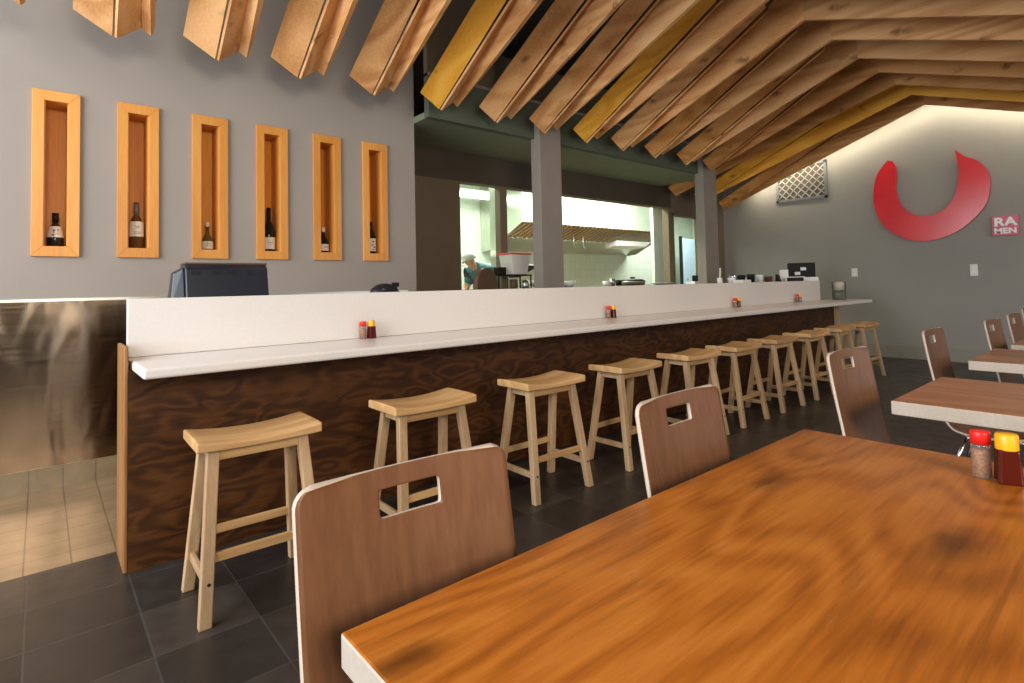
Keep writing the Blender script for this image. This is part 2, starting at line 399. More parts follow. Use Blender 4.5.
# ------------------------------------------------------------------ rafters
AX = [-.30, .319, .888, 1.44, 2.038, 2.686, 3.325, 3.963, 4.611, 5.254, 5.898, 6.608, 7.245, 7.87, 8.48, 9.10]
RID = 1.98
def lerp(a, b, t): return Vector(a)*(1-t)+Vector(b)*t
def plank(name, e0, e1, th, mat, parent, n=10, side=1):
    """board between two edge lines e0 and e1 (each start, end), th thick"""
    mb = MB(); g = []
    for i in range(n+1):
        t = i/n; a = lerp(*e0, t); b = lerp(*e1, t)
        lw = lerp(*e0, min(1, t+.05))-lerp(*e0, max(0, t-.05))
        nn = (b-a).cross(lw); nn = nn.normalized() if nn.length > 1e-9 else Vector((1, 0, 0))
        if nn.x < 0: nn = -nn
        nn *= th*side
        g.append([mb.bm.verts.new(p) for p in (a, b, b+nn, a+nn)])
    for p, q in zip(g, g[1:]):
        for k in range(4): mb.bm.faces.new([p[k], p[(k+1) % 4], q[(k+1) % 4], q[k]])
    mb.bm.faces.new(g[0]); mb.bm.faces.new(g[-1][::-1])
    return mb.obj(name, mat, parent)
for i, x in enumerate(AX):
    n = i-1
    spotlit = n in (4, 7, 13)
    shaded = n >= 9
    mat = M['fir_spotlit'] if spotlit else (M['fir_shaded'] if shaded else M['fir'])
    mat2 = M['fir_spotlit'] if n == 13 else (M['fir_shaded'] if n >= 11 else M['fir'])
    ye, dz = 4.11, 0
    if n >= 12: ye, dz = {12: (5.1, -.17), 13: (5.0, -.24), 14: (4.92, -.34)}[n]
    drift = -.29
    lab = ORD[i]+' knotty wooden ceiling rafter counted from the bottle niche wall end'
    if n == 4: lab = 'sixth ceiling rafter from the niche wall end, its wide face tinted golden as if warmly lit'
    if n == 7: lab = 'ninth ceiling rafter from the niche wall end, its wide face tinted orange as if warmly lit'
    if n == 14: lab = 'last ceiling rafter, the one hugging the lit back wall'
    t = thing('ceiling_rafter', lab, 'rafter', (x, ye, 2.785+dz), 0, 'folded wooden rafters under the ceiling')
    O = Vector((x, ye, 2.785+dz))
    L = lambda px, py, pz: Vector((x+px, py, pz))-O
    Ab = (L(0, ye, 2.785+dz), L(-.10, 2.3, 3.75)); At = (L(-.19, ye, 2.895+dz), L(-.235, 2.3, 3.87))
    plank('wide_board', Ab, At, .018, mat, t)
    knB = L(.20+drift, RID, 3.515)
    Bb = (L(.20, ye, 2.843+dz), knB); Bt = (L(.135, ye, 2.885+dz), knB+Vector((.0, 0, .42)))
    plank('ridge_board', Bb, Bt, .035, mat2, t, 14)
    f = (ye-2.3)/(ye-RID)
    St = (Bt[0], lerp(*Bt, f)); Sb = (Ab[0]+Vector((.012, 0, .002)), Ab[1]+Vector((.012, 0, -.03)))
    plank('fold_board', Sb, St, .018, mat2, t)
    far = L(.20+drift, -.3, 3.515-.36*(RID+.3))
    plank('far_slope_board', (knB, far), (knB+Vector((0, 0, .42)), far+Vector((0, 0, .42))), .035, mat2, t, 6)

# ------------------------------------------------------------------ bottle niches
def bottle(label, x, prof, glass, lab=None, cap=None, capz=None, ink=False):
    t = thing('bottle', label, 'bottle', (x, 4.655, NZ0+FH), 0, 'bottles in the wall niches')
    MB().lathe(prof, 20).obj('glass_body', glass, t)
    if lab:
        z0, z1, r0, r1 = lab
        o = MB().lathe([(r0+.0015, z0), (r1+.0015, z1)], 20, capb=False, capt=False).obj('paper_label', M['label_white'], t)
        if ink:
            mb = MB()
            for k, (dx, dz, w, h) in enumerate(ink):
                rr = r0+(r1-r0)*((dz)/(z1-z0))+.004
                mb.box(dx-w/2, dx+w/2, -rr-.001, -rr+.002, z0+dz, z0+dz+h)
            mb.obj('lettering', M['ink'], o)
    if cap:
        r, z0, z1, m = cap
        MB().lathe([(r, z0), (r, z1)], 16).obj('cap', m, t)
    return t
for i, x in enumerate(NX):
    t = thing('display_niche', ORD[i]+' tall maple framed display niche from the left on the grey wall', 'wall niche', (x+NW/2, YN, NZ0), 0, 'bottle niches on the grey wall')
    w, H = NW/2, NZ1-NZ0
    yf, yb = -.022, -.001
    mb = MB()
    # mitred frame members
    o = [(-w, 0), (w, 0), (w, H), (-w, H)]; n_ = [(-w+FW, FH), (w-FW, FH), (w-FW, H-FH), (-w+FW, H-FH)]
    for k in range(4):
        a, b = o[k], o[(k+1) % 4]; c, d = n_[(k+1) % 4], n_[k]
        mb.hexa([(p[0], yf, p[1]) for p in (a, b, c, d)], [(p[0], yb, p[1]) for p in (a, b, c, d)])
    mb.obj('frame', M['maple'], t, bevel=.002)
    D = .198; iw = w-FW
    mb = MB()
    for s in (-1, 1): mb.box(s*iw-.006, s*iw+.006, -.002, D, FH-.006, H-FH+.006)
    mb.box(-iw, iw, -.002, D, FH-.008, FH); mb.box(-iw, iw, -.002, D, H-FH, H-FH+.008)
    mb.obj('lining', M['maple'], t)
    MB().box(-iw, iw, D-.006, D, FH, H-FH).obj('back_panel', M['maple_back'], t)
def wine(r, h, sh, nr, bodyz):
    return [(r*.9, 0), (r, .006), (r, bodyz), (r*.93, bodyz+.012), (r*.7, bodyz+sh*.5), (nr*1.25, bodyz+sh*.85), (nr, bodyz+sh), (nr, h-.012), (nr*1.15, h-.010), (nr*1.15, h)]
B0 = [n+NW/2 for n in NX]
bottle('squat dark bottle with a flared shoulder and white label with black brush marks, first niche', B0[0], [(.040, 0), (.044, .006), (.044, .055), (.041, .075), (.029, .135), (.016, .152), (.015, .205), (.019, .208), (.019, .222)], M['glass_dark'], (.062, .135, .0435, .030), (.0175, .165, .2225, M['black']), ink=[(-.008, .045, .014, .004), (-.008, .03, .004, .02), (-.012, .012, .016, .004), (-.012, .006, .004, .016), (.012, .04, .004, .012), (.012, .02, .006, .006)])
bottle('tall amber wine bottle with a square white label and grey capsule, second niche', B0[1], wine(.043, .325, .075, .0145, .17), M['glass_amber'], (.085, .19, .043, .042), (.0165, .235, .327, M['grille']), ink=[(0, .07, .03, .003), (0, .06, .02, .002), (0, .03, .04, .002), (0, .02, .04, .002)])
bottle('small olive glass bottle with white stopper and cream label, third niche', B0[2], wine(.038, .195, .07, .012, .065), M['glass_olive'], (.012, .068, .038, .038), (.014, .18, .215, M['white']), ink=[(0, .035, .03, .003), (0, .02, .04, .002)])
bottle('tall black wine bottle with a large white label, fourth niche', B0[3], wine(.047, .355, .10, .0145, .16), M['glass_dark'], (.02, .115, .047, .047), (.0165, .26, .357, M['black']), ink=[(0, .05, .03, .003), (0, .035, .02, .002)])
bottle('small dark bottle with a white cap and low white label, fifth niche', B0[4], wine(.043, .2, .075, .013, .085), M['glass_dark'], (.018, .075, .043, .043), (.0155, .18, .222, M['white']), ink=[(.008, .03, .03, .004)])
bottle('slim dark bottle with a patterned pale label, sixth niche', B0[5], wine(.043, .29, .085, .014, .15), M['glass_dark'], (.025, .14, .043, .043), (.016, .25, .292, M['black']), ink=[(.0, .08, .012, .012), (-.01, .05, .016, .01), (.012, .03, .012, .014), (0, .01, .02, .006)])

# ------------------------------------------------------------------ counter
PY = 2.94
cnt = thing('service_counter', 'long white topped service counter with walnut front', 'counter', (4.4, 2.94, 0))
cx = -4.4
P = lambda a: a+cx
MB().box(P(.293), P(8.28), 0, .025, 0, .861).obj('front_panel', M['walnut_ply'], cnt)
MB().box(P(.2935), P(8.28), .025, .26, 0, .86).obj('core', M['endgrain'], cnt)
MB().box(P(.276), P(.293), .0, .265, 0, .972).obj('end_board', M['endgrain'], cnt, bevel=.006, seg=3)
MB().box(P(8.28), P(8.55), .02, .2, 0, .861).obj('end_post', M['stool_leg'], cnt, bevel=.004)
MB().box(P(.306), P(8.73), -.335, .205, .861, .905).obj('counter_top', M['quartz'], cnt, bevel=.012, seg=3)
MB().box(P(.306), P(8.33), .185, .225, .906, 1.178).obj('splash_panel', M['quartz'], cnt, bevel=.004)
mb = MB()
for bx in (.52, 1.08, 2.4, 3.8, 5.2, 6.6, 8.58): mb.box(P(bx), P(bx+.04), -.25, 0, .852, .861)
mb.obj('support_bracket', M['iron'], cnt)
# shelf behind the splash panel
o = MB().box(.34, 8.35, 3.21, 3.62, 1.115, 1.14).obj('bar_shelf', M['black_soft']); tag(o, 'dark raised shelf running behind the white splash panel of the counter', 'shelf')
for bx in (.45, 2.5, 4.6, 6.7, 8.1): MB().box(bx, bx+.05, 3.25, 3.58, 0, 1.115).obj('leg', M['black_soft'], o)

# ------------------------------------------------------------------ stools
def make_stool(label, loc):
    t = thing('bar_stool', label, 'stool', loc, 0, 'wooden saddle stools along the counter')
    mb = MB(); nx, hw, hd = 16, .231, .142
    top, bot = [], []
    for i in range(nx+1):
        u = -1+2*i/nx; z = .655-.020*(1-u*u)**1.0
        r1, r2 = [], []
        for j in range(9):
            v = -1+2*j/8
            r1.append(mb.bm.verts.new((u*hw, v*hd, z-.004*(v**6)))); r2.append(mb.bm.verts.new((u*hw, v*hd, .612-.006*(1-u*u))))
        top.append(r1); bot.append(r2)
    for i in range(nx):
        for j in range(8):
            f = mb.bm.faces.new([top[i][j], top[i+1][j], top[i+1][j+1], top[i][j+1]]); f.smooth = True
            mb.bm.faces.new([bot[i][j], bot[i][j+1], bot[i+1][j+1], bot[i+1][j]])
        for j, s in ((0, 1), (8, -1)):
            mb.bm.faces.new([top[i][j], bot[i][j], bot[i+1][j], top[i+1][j]])
    for i in (0, nx):
        for j in range(8): mb.bm.faces.new([top[i][j], top[i][j+1], bot[i][j+1], bot[i][j]])
    mb.obj('seat', M['stool'], t, bevel=.007, seg=3)
    tx, ty, fx, fy = .165, .078, .210, .168
    at = lambda sx, sy, z: Vector((sx*(fx+(tx-fx)*z/.61), sy*(fy+(ty-fy)*z/.61), z))
    for sx in (-1, 1):
        for sy in (-1, 1):
            MB().bar(at(sx, sy, 0), at(sx, sy, .612), .043, .036).obj('leg', M['stool_leg'], t, bevel=.004)
    for sy in (-1, 1):
        MB().bar(at(-1, sy, .225), at(1, sy, .225), .018, .034).obj('stretcher', M['stool'], t, bevel=.003)
        MB().bar(at(-1, sy, .585), at(1, sy, .585), .018, .045).obj('apron', M['stool'], t, bevel=.003)
    for sx in (-1, 1):
        MB().bar(at(sx, -1, .145), at(sx, 1, .145), .018, .034).obj('side_stretcher', M['stool_leg'], t, bevel=.003)
        MB().bar(at(sx, -1, .588), at(sx, 1, .588), .018, .04).obj('side_apron', M['stool_leg'], t, bevel=.003)
        mb = MB(); p = at(sx, -1, .145)
        mb.lathe([(.006, 0), (.006, .003)], 10)
        o = mb.obj('screw', M['iron'], t); o.location = p+Vector((.004, -.0175, 0)); o.rotation_euler = (PI/2, 0, 0)
    return t
SX = [.668, 1.470, 2.29, 3.09, 3.885, 4.585, 5.325, 6.09, 6.87, 7.665]
SL = ['nearest pale wooden saddle stool, at the left end of the counter']+[ORD[i]+' pale wooden saddle stool along the counter from its near left end' for i in range(1, 9)]+['farthest pale wooden saddle stool, at the back wall end of the counter']
st0 = make_stool(SL[0], (SX[0], 2.438, 0)); st0.rotation_euler = (0, 0, -.02)
for i in range(1, 10):
    dup(st0, SL[i], (SX[i], 2.438, 0), random.uniform(-.035, .035))

# ------------------------------------------------------------------ tables
def make_table(label, x0, x1, y0, y1, zb, top, bandaxis):
    t = thing('dining_table', label, 'table', ((x0+x1)/2, (y0+y1)/2, 0))
    w, d = (x1-x0)/2, (y1-y0)/2
    mb = MB().box(-w, w, -d, d, zb, .75)
    for f in mb.bm.faces:
        f.normal_update()
        f.material_index = 0 if abs(f.normal.z) > .5 else 1
    mb.obj('tabletop', [top, M['band']], t, bevel=.004)
    for k in ((-1, 1) if w > .6 else (0,)):
        px = k*w*.55
        MB().lathe([(.04, .03), (.04, zb)], 16, o=(px, 0, 0)).obj('pedestal', M['iron'], t)
        MB().box(px-.23, px+.23, -.23, .23, 0, .03).obj('foot_plate', M['iron'], t, bevel=.01)
        MB().box(px-.18, px+.18, -.18, .18, zb-.02, zb).obj('mount_plate', M['iron'], t)
    return t
make_table('large worn orange oak table filling the near corner, with scratches and a knot', .303, 1.757, -.06, .721, .703, M['oak_top'], 'X')
make_table('small brown wooden table with pale edges behind the near oak table', 2.37, 3.08, -.07, .665, .70, M['table_top'], 'Y')
make_table('small brown wooden table with pale edges, third from the camera', 3.752, 4.47, -.07, .69, .70, M['table_top'], 'Y')
make_table('small brown wooden table with pale edges, farthest one at the picture edge', 4.76, 5.46, -.1, .655, .70, M['table_top'], 'Y')

# ------------------------------------------------------------------ chairs
def make_chair(label, loc, rz):
    t = thing('dining_chair', label, 'chair', loc, rz, 'brown plywood chairs beside the tables')
    W = .196
    prof = [(0, .90)]
    # back from the top down (y, z); sitter faces -y
    P0 = [(.0, .90), (-.010, .83), (-.024, .74), (-.040, .65), (-.058, .56), (-.074, .49), (-.092, .43), (-.126, .388), (-.18, .372)]
    def pt(s):
        k = min(int(s), len(P0)-2); f = s-k
        p = [P0[max(0, k-1)], P0[k], P0[k+1], P0[min(len(P0)-1, k+2)]]
        h = lambda i: .5*((2*p[1][i])+(p[2][i]-p[0][i])*f+(2*p[0][i]-5*p[1][i]+4*p[2][i]-p[3][i])*f*f+(3*p[1][i]-p[0][i]-3*p[2][i]+p[3][i])*f**3)
        return h(0), h(1)
    zs = [.90, .897, .892, .885, .876, .869, .8665, .860, .845, .828, .8215, .818]
    rows = []
    for z in zs:
        lo, hi = 0, 2.
        for _ in range(40):
            md = (lo+hi)/2
            if pt(md)[1] > z: lo = md
            else: hi = md
        rows.append(pt(lo))
    s = 1.2
    while s < 8.001: rows.append(pt(min(s, 8))); s += .28
    rows.append(pt(8))
    hx = .0575
    us = [-W, -.187, -.168, -.14, -.10, -hx-.004, -hx, -hx+.006, -.025, 0, .025, hx-.006, hx, hx+.004, .10, .14, .168, .187, W]
    mb = MB(); g = []
    R = .028
    for (y, z) in rows:
        d = .90-z; wr = W
        if d < R: wr = W-R+math.sqrt(max(0, R*R-(R-d)**2))
        bend = max(0, min(1, (z-.42)/.2))
        row = []
        for u in us:
            x = u*wr/W if abs(u) > .12 else u
            row.append(mb.bm.verts.new((x, y+.017*bend*(1-(u/W)**2)-.008*bend, z)))
        g.append(row)
        c0 = us.index(-hx); c1 = us.index(hx)
    a0, a1 = zs.index(.8665), zs.index(.8215)
    for i in range(len(g)-1):
        for j in range(len(us)-1):
            if a0 <= i < a1 and c0 <= j < c1: continue
            f = mb.bm.faces.new([g[i][j], g[i+1][j], g[i+1][j+1], g[i][j+1]]); f.smooth = True
    # round the corners of the hand hole
    for i in (a0, a1):
        for j, sgn in ((c0, 1), (c1, -1)):
            v = g[i][j]; v.co.x += sgn*.0016; v.co.z += (-.0016 if i == a0 else .0016)
    bk = mb.obj('backrest', [M['chair_ply'], M['chair_edge']], t)
    md = bk.modifiers.new('Solidify', 'SOLIDIFY'); md.thickness = .0105; md.offset = 0; md.material_offset_rim = 1; md.use_rim = True
    # seat
    mb = MB(); SP = [(-.18, .372), (-.24, .368), (-.32, .372), (-.40, .385), (-.46, .392), (-.50, .384), (-.52, .368)]
    g = []
    for (y, z) in SP:
        wr = W if y > -.47 else W-.015-.02*((-.47-y)/.05)
        g.append([mb.bm.verts.new((u/W*wr, y, z)) for u in us])
    for i in range(len(g)-1):
        for j in range(len(us)-1):
            f = mb.bm.faces.new([g[i][j], g[i][j+1], g[i+1][j+1], g[i+1][j]]); f.smooth = True
    st = mb.obj('seat', [M['chair_ply'], M['chair_edge']], t)
    md = st.modifiers.new('Solidify', 'SOLIDIFY'); md.thickness = .013; md.offset = 0; md.material_offset_rim = 1
    for sx in (-1, 1):
        MB().tube([(sx*.15, -.16, .352), (sx*.15, -.45, .365)], .009).obj('seat_rail', M['chrome'], t)
        for (y0, y1) in ((-.17, -.06), (-.43, -.50)):
            MB().tube([(sx*.15, y0, .352), (sx*.165, (y0+y1)/2-.0, .21), (sx*.185, y1, .006)], .009).obj('leg', M['chrome'], t)
    MB().tube([(-.15, -.17, .352), (.15, -.17, .352)], .008).obj('cross_rail', M['chrome'], t)
    MB().tube([(-.15, -.43, .362), (.15, -.43, .362)], .008).obj('cross_rail', M['chrome'], t)
    return t
ch0 = make_chair('nearest brown plywood chair, at the near left corner of the oak table', (.484, .853, 0), -.05)
for lab, loc, rz in (
    ('brown plywood chair at the far half of the long side of the oak table', (1.313, .866, 0), .015),
    ('brown plywood chair beside the small table right behind the oak table', (2.59, .88, 0), -.06),
    ('brown plywood chair beside the third table, its chrome legs seen below the second table', (3.87, .872, 0), -.01),
    ('first of the brown plywood chairs past the third table, by the back wall', (4.90, .77, 0), -.05),
    ('second of the brown plywood chairs past the third table, by the back wall', (5.72, .77, 0), -.05),
    ('farthest brown plywood chair, cut off at the right edge of the picture', (6.72, .82, 0), 0)):
    dup(ch0, lab, loc, rz)

# ------------------------------------------------------------------ condiments
def shaker(label, loc, full=True):
    t = thing('spice_shaker', label, 'shaker', loc, 0, 'red capped spice shakers')
    MB().lathe([(.0165, 0), (.018, .003), (.018, .070), (.016, .078)], 18).obj('glass_jar', M['glass_clear'], t)
    MB().lathe([(.0155, .003), (.0155, .062)], 16).obj('chili_filling', M['chili'], t)
    MB().lathe([(.019, .074), (.019, .099), (.0175, .103), (.006, .1035)], 18).obj('cap', M['red_cap'], t)
    return t
def sauce(label, loc, rz=.4):
    t = thing('sauce_bottle', label, 'sauce bottle', loc, rz, 'yellow capped sauce bottles')
    r = .0215
    MB().hexa([(-r, -r, 0), (r, -r, 0), (r, r, 0), (-r, r, 0)], [(-r*.85, -r*.85, .074), (r*.85, -r*.85, .074), (r*.85, r*.85, .074), (-r*.85, r*.85, .074)]).obj('bottle_body', M['sauce'], t, bevel=.005, seg=3)
    MB().lathe([(.020, .072), (.0205, .075), (.0205, .102), (.0185, .106), (.006, .1065)], 18).obj('cap', M['yellow_cap'], t)
    return t
sh0 = shaker('red capped spice shaker on the oak table beside the dark sauce bottle', (1.605, .281, .7502))
sa0 = sauce('yellow capped bottle of dark red sauce on the oak table', (1.597, .235, .7502))
for wrd, xa in (('nearest', 1.455), ('second nearest', 3.70), ('third nearest', 5.87), ('farthest', 7.47)):
    dup(sh0, 'red capped spice shaker of the %s pair on the white counter' % wrd, (xa, 3.085, .9055))
    dup(sa0, 'yellow capped sauce bottle of the %s pair on the white counter' % wrd, (xa+.05, 3.075, .9055), .2)
# dark jar at the far end of the counter
t = thing('utensil_jar', 'glass jar of dark napkins at the far end of the white counter', 'jar', (8.55, 2.96, .9055))
MB().lathe([(.085, 0), (.088, .01), (.088, .25), (.084, .25)], 24, capt=False).obj('glass_jar', M['glass_clear'], t)
MB().lathe([(.078, .006), (.08, .11), (.06, .13)], 20).obj('filling', M['green_leaf'], t)
MB().lathe([(.05, .13), (.055, .22), (.03, .24)], 12).obj('napkin', M['cream'], t)

# ------------------------------------------------------------------ tills and things on the bar shelf
ZS = 1.1405
t = thing('cash_register', 'big black till monitor seen from behind, left end of the counter', 'register', (.77, 3.42, ZS))
hw = .222
pr_ = [(-.12, .0), (.13, .0), (.06, .215), (-.055, .215), (-.085, .19)]
MB().hexa([(-hw+.03, y, z) for y, z in pr_], [(hw, y, z) for y, z in pr_]).obj('housing', M['navy'], t, bevel=.008, seg=3)
MB().hexa([(-hw-.035, -.06, 0), (-hw+.028, -.09, 0), (-hw+.028, .05, 0), (-hw-.035, .05, 0)], [(-hw-.018, -.03, .165), (-hw+.028, -.05, .195), (-hw+.028, .03, .195), (-hw-.018, .03, .17)]).obj('card_reader', M['navy'], t, bevel=.006)
mb = MB()
for vx in (-.165, -.14, -.065, -.04, .01, .035, .115): mb.box(vx, vx+.016, -.096, -.078, .158, .178)
mb.obj('vent_slots', M['black'], t)
MB().box(-hw+.03, hw+.005, -.058, .062, .212, .222).obj('top_rim', M['brown_pad'], t, bevel=.003)
o = MB().lathe([(.105, 0), (.108, .03), (.095, .06), (.06, .085), (.02, .095)], 20).obj('phone_base', M['navy']); o.location = (1.775, 3.42, ZS); o.scale = (1, .7, 1); tag(o, 'small rounded dark blue black device behind the splash panel, right of the till', 'device')
o2 = MB().box(.06, .1, -.03, .03, .07, .1).obj('button_block', M['black_soft'], o, bevel=.006)

t = thing('point_of_sale_monitor', 'black monitor with two white notes at the far end of the counter', 'monitor', (8.42, 3.40, ZS), -.85)
MB().box(-.185, .185, -.02, .03, .075, .30).obj('screen_back', M['black'], t, bevel=.01)
MB().box(-.10, .14, .03, .08, .10, .28).obj('rear_housing', M['black_soft'], t, bevel=.02)
MB().box(-.05, .05, -.01, .04, .02, .08).obj('neck', M['black'], t)
MB().box(-.12, .12, -.10, .12, 0, .02).obj('foot', M['black'], t, bevel=.005)
MB().box(-.02, .055, -.0225, -.02, .19, .235).obj('paper_note', M['white'], t)
MB().box(-.10, -.025, -.0225, -.02, .125, .17).obj('paper_note', M['white'], t)
o = MB().box(-.055, .055, -.01, .01, 0, .20).obj('paper_sign', M['white']); o.location = (7.98, 3.46, ZS); o.rotation_euler = (0, 0, -.85); tag(o, 'upright white card standing left of the black till monitor', 'card')
t = thing('tablet', 'small tablet with a pale frame propped in front of the black till monitor', 'tablet', (7.95, 3.3, ZS), -.8)
MB().box(-.13, .13, -.008, .008, 0, .10).obj('frame', M['cream'], t, bevel=.004)
MB().box(-.11, .11, -.0095, -.008, .012, .088).obj('screen', M['black'], t)
o = MB().box(-.12, .12, -.01, .01, 0, .09).obj('paper_slip', M['white']); o.location = (8.30, 3.245, ZS); o.rotation_euler = (-.2, 0, -.8); tag(o, 'white paper slip propped below the black till monitor', 'paper')
o = MB().hexa([(-.04, -.03, 0), (.04, -.03, 0), (.04, .03, 0), (-.04, .03, 0)], [(-.03, 0, .12), (.03, 0, .12), (.03, .03, .14), (-.03, .03, .14)]).obj('card_terminal', M['black']); o.location = (7.72, 3.42, ZS); tag(o, 'small black card terminal left of the tablet on the bar', 'card terminal')

def cup(label, loc, r, h, mat, handle=False):
    t = thing('cup', label, 'cup', loc, 0, 'cups and jars on the bar shelf')
    MB().lathe([(r*.75, 0), (r, h*.9), (r, h), (r*.9, h), (r*.7, h*.15)], 16, capt=True).obj('bowl', mat, t)
    if handle: MB().tube([(r*.9, 0, h*.8), (r*1.5, 0, h*.7), (r*1.5, 0, h*.35), (r*.8, 0, h*.25)], .006, 8).obj('handle', mat, t)
    return t
cx_ = [(6.40, .10, 'white'), (6.53, .12, 'chrome'), (6.64, .13, 'black'), (6.77, .10, 'white'), (6.88, .14, 'black'), (7.0, .11, 'chrome'), (7.12, .13, 'white'), (7.24, .12, 'black'), (7.36, .11, 'brown_pad'), (7.48, .11, 'black')]
wd = {'white': 'white', 'chrome': 'shiny steel', 'black': 'black', 'brown_pad': 'brown'}
for i, (x, h, m) in enumerate(cx_):
    cup('%s cup, %s from the left in the row beside the till monitor' % (wd[m], ORD[i]), (x, 3.4+.05*(i % 2), ZS), .048, h, M[m], i in (1, 4))
o = MB().box(-.11, .11, -.06, .06, 0, .07).obj('napkin_box', M['white'], bevel=.005); o.location = (6.42, 3.28, ZS); tag(o, 'white box in front of the left end of the cluster of cups', 'box')
t = thing('spoon_holder', 'pale utensil standing up at the left of the cluster of cups', 'utensil', (6.30, 3.50, ZS))
MB().lathe([(.03, 0), (.03, .1)], 12).obj('holder', M['white'], t)
MB().tube([(0, 0, .05), (.02, 0, .22)], .01, 8).obj('spoon', M['cream'], t)

# ------------------------------------------------------------------ back wall: logo, sign, grille
U = [(2.599,2.95),(2.664,2.881),(2.744,2.759),(2.789,2.592),(2.808,2.396),(2.787,2.22),(2.73,2.054),(2.641,1.923),(2.522,1.823),(2.384,1.745),(2.229,1.714),(2.096,1.718),(1.947,1.756),(1.8,1.829),(1.673,1.933),(1.565,2.054),(1.484,2.187),(1.449,2.346),(1.442,2.497),(1.466,2.611),(1.521,2.708),(1.594,2.784),(1.67,2.821),(1.721,2.869),(1.797,2.952),(1.784,2.847),(1.767,2.686),(1.78,2.507),(1.813,2.354),(1.873,2.226),(1.958,2.134),(2.063,2.077),(2.195,2.069),(2.329,2.119),(2.425,2.213),(2.48,2.329),(2.51,2.502),(2.501,2.67),(2.497,2.814),(2.535,2.93)]
def smooth_loop(P, sharp, k=5):
    out = []; n = len(P)
    for i in range(n):
        p0, p1, p2, p3 = (Vector(P[(i+d) % n]) for d in (-1, 0, 1, 2))
        if i in sharp: p0 = p1
        if (i+1) % n in sharp: p3 = p2
        for j in range(k):
            t = j/k
            out.append(.5*((2*p1)+(p2-p0)*t+(2*p0-5*p1+4*p2-p3)*t*t+(3*p1-p0-3*p2+p3)*t**3))
    return out
S_ = smooth_loop(U, {0, 24, 39})
uc = (2.12, 2.33)
mb = MB(); front = [mb.bm.verts.new((-.04, p.x-uc[0], p.y-uc[1])) for p in S_]; back = [mb.bm.verts.new((0, p.x-uc[0], p.y-uc[1])) for p in S_]
mb.bm.faces.new(front); mb.bm.faces.new(back[::-1])
for i in range(len(S_)): mb.bm.faces.new([front[i], front[(i+1) % len(S_)], back[(i+1) % len(S_)], back[i]])
o = mb.obj('wall_logo', M['logo']); o.location = (XB-.03, uc[0], uc[1]); tag(o, 'large glossy red open bowl shaped brush logo on the back wall', 'wall logo')
mb = MB()
for p in ((1.55, 2.35), (2.2, 1.8), (2.62, 2.5)): mb.box(-.0, .03, p[0]-uc[0]-.02, p[0]-uc[0]+.02, p[1]-uc[1]-.02, p[1]-uc[1]+.02)
mb.obj('standoff', M['iron'], o)
M['sign_red'] = plain('sign_red', (.60, .08, .15), .4)
t = thing('wall_sign', 'small red square sign with white letters beside the red bowl logo', 'sign', (XB-.001, 1.318, 1.85))
MB().box(-.04, 0, -.135, .135, -.13, .13).obj('board', M['sign_red'], t, bevel=.003)
def text(body, size, y, z, parent, ext=.003, sx=1.0):
    cu = bpy.data.curves.new('letters', 'FONT'); cu.body = body; cu.size = size; cu.extrude = ext; cu.align_x = 'CENTER'; cu.offset = size*.035
    tmp = bpy.data.objects.new('letters_tmp', cu); C.objects.link(tmp)
    bpy.context.view_layer.update()
    me = bpy.data.meshes.new_from_object(tmp.evaluated_get(bpy.context.evaluated_depsgraph_get()))
    bpy.data.objects.remove(tmp)
    me.materials.clear(); me.materials.append(M['white'])
    o = bpy.data.objects.new('letters', me); C.objects.link(o); o.parent = parent
    o.matrix_local = Matrix.Translation((-.044, y, z)) @ Matrix(((0, 0, -1, 0), (-1, 0, 0, 0), (0, 1, 0, 0), (0, 0, 0, 1))) @ Matrix.Diagonal((sx, 1, 1, 1))
    return o
text('RA', .155, 0, .0, t, sx=1.15)
text('MEN', .10, 0, -.10, t, sx=1.1)

t = thing('ventilation_grille', 'grey square vent grille with diamond lattice on the back wall', 'vent', (XB-.001, 3.87, 2.83))
w, h = .41, .31
mb = MB()
mb.box(-.03, 0, -w, w, -h, -h+.045); mb.box(-.03, 0, -w, w, h-.045, h); mb.box(-.03, 0, -w, -w+.045, -h, h); mb.box(-.03, 0, w-.045, w, -h, h)
mb.obj('frame', M['grille'], t, bevel=.003)
MB().box(-.006, -.001, -w+.04, w-.04, -h+.04, h-.04).obj('dark_opening', plain('vent_dark', (.09, .075, .06), .8), t)
mb = MB(); iw, ih = w-.045, h-.045; stp = .125
for sgn in (1, -1):
    k = -12
    while k < 13:
        # line z = sgn*(y - c)*1.0
        c = k*stp
        pts = []
        for yy in (-iw, iw):
            zz = sgn*(yy-c)
            if -ih <= zz <= ih: pts.append((yy, zz))
        for zz in (-ih, ih):
            yy = c+sgn*zz
            if -iw < yy < iw: pts.append((yy, zz))
        if len(pts) >= 2:
            a, b = pts[0], pts[1]
            if abs(a[0]-b[0]) > .02: mb.bar((-.012, a[0], a[1]), (-.012, b[0], b[1]), .014, .012, up=(1, 0, 0))
        k += 1
mb.obj('lattice', M['lattice'], t)

# ------------------------------------------------------------------ kitchen
# pass ledge
o = MB().box(3.725, 7.925, YK-.30, YK+.16, 1.141, 1.168).obj('pass_shelf', M['header'], bevel=.003); tag(o, 'dark narrow ledge along the bottom of the kitchen opening', 'shelf')
ZP = 1.1685
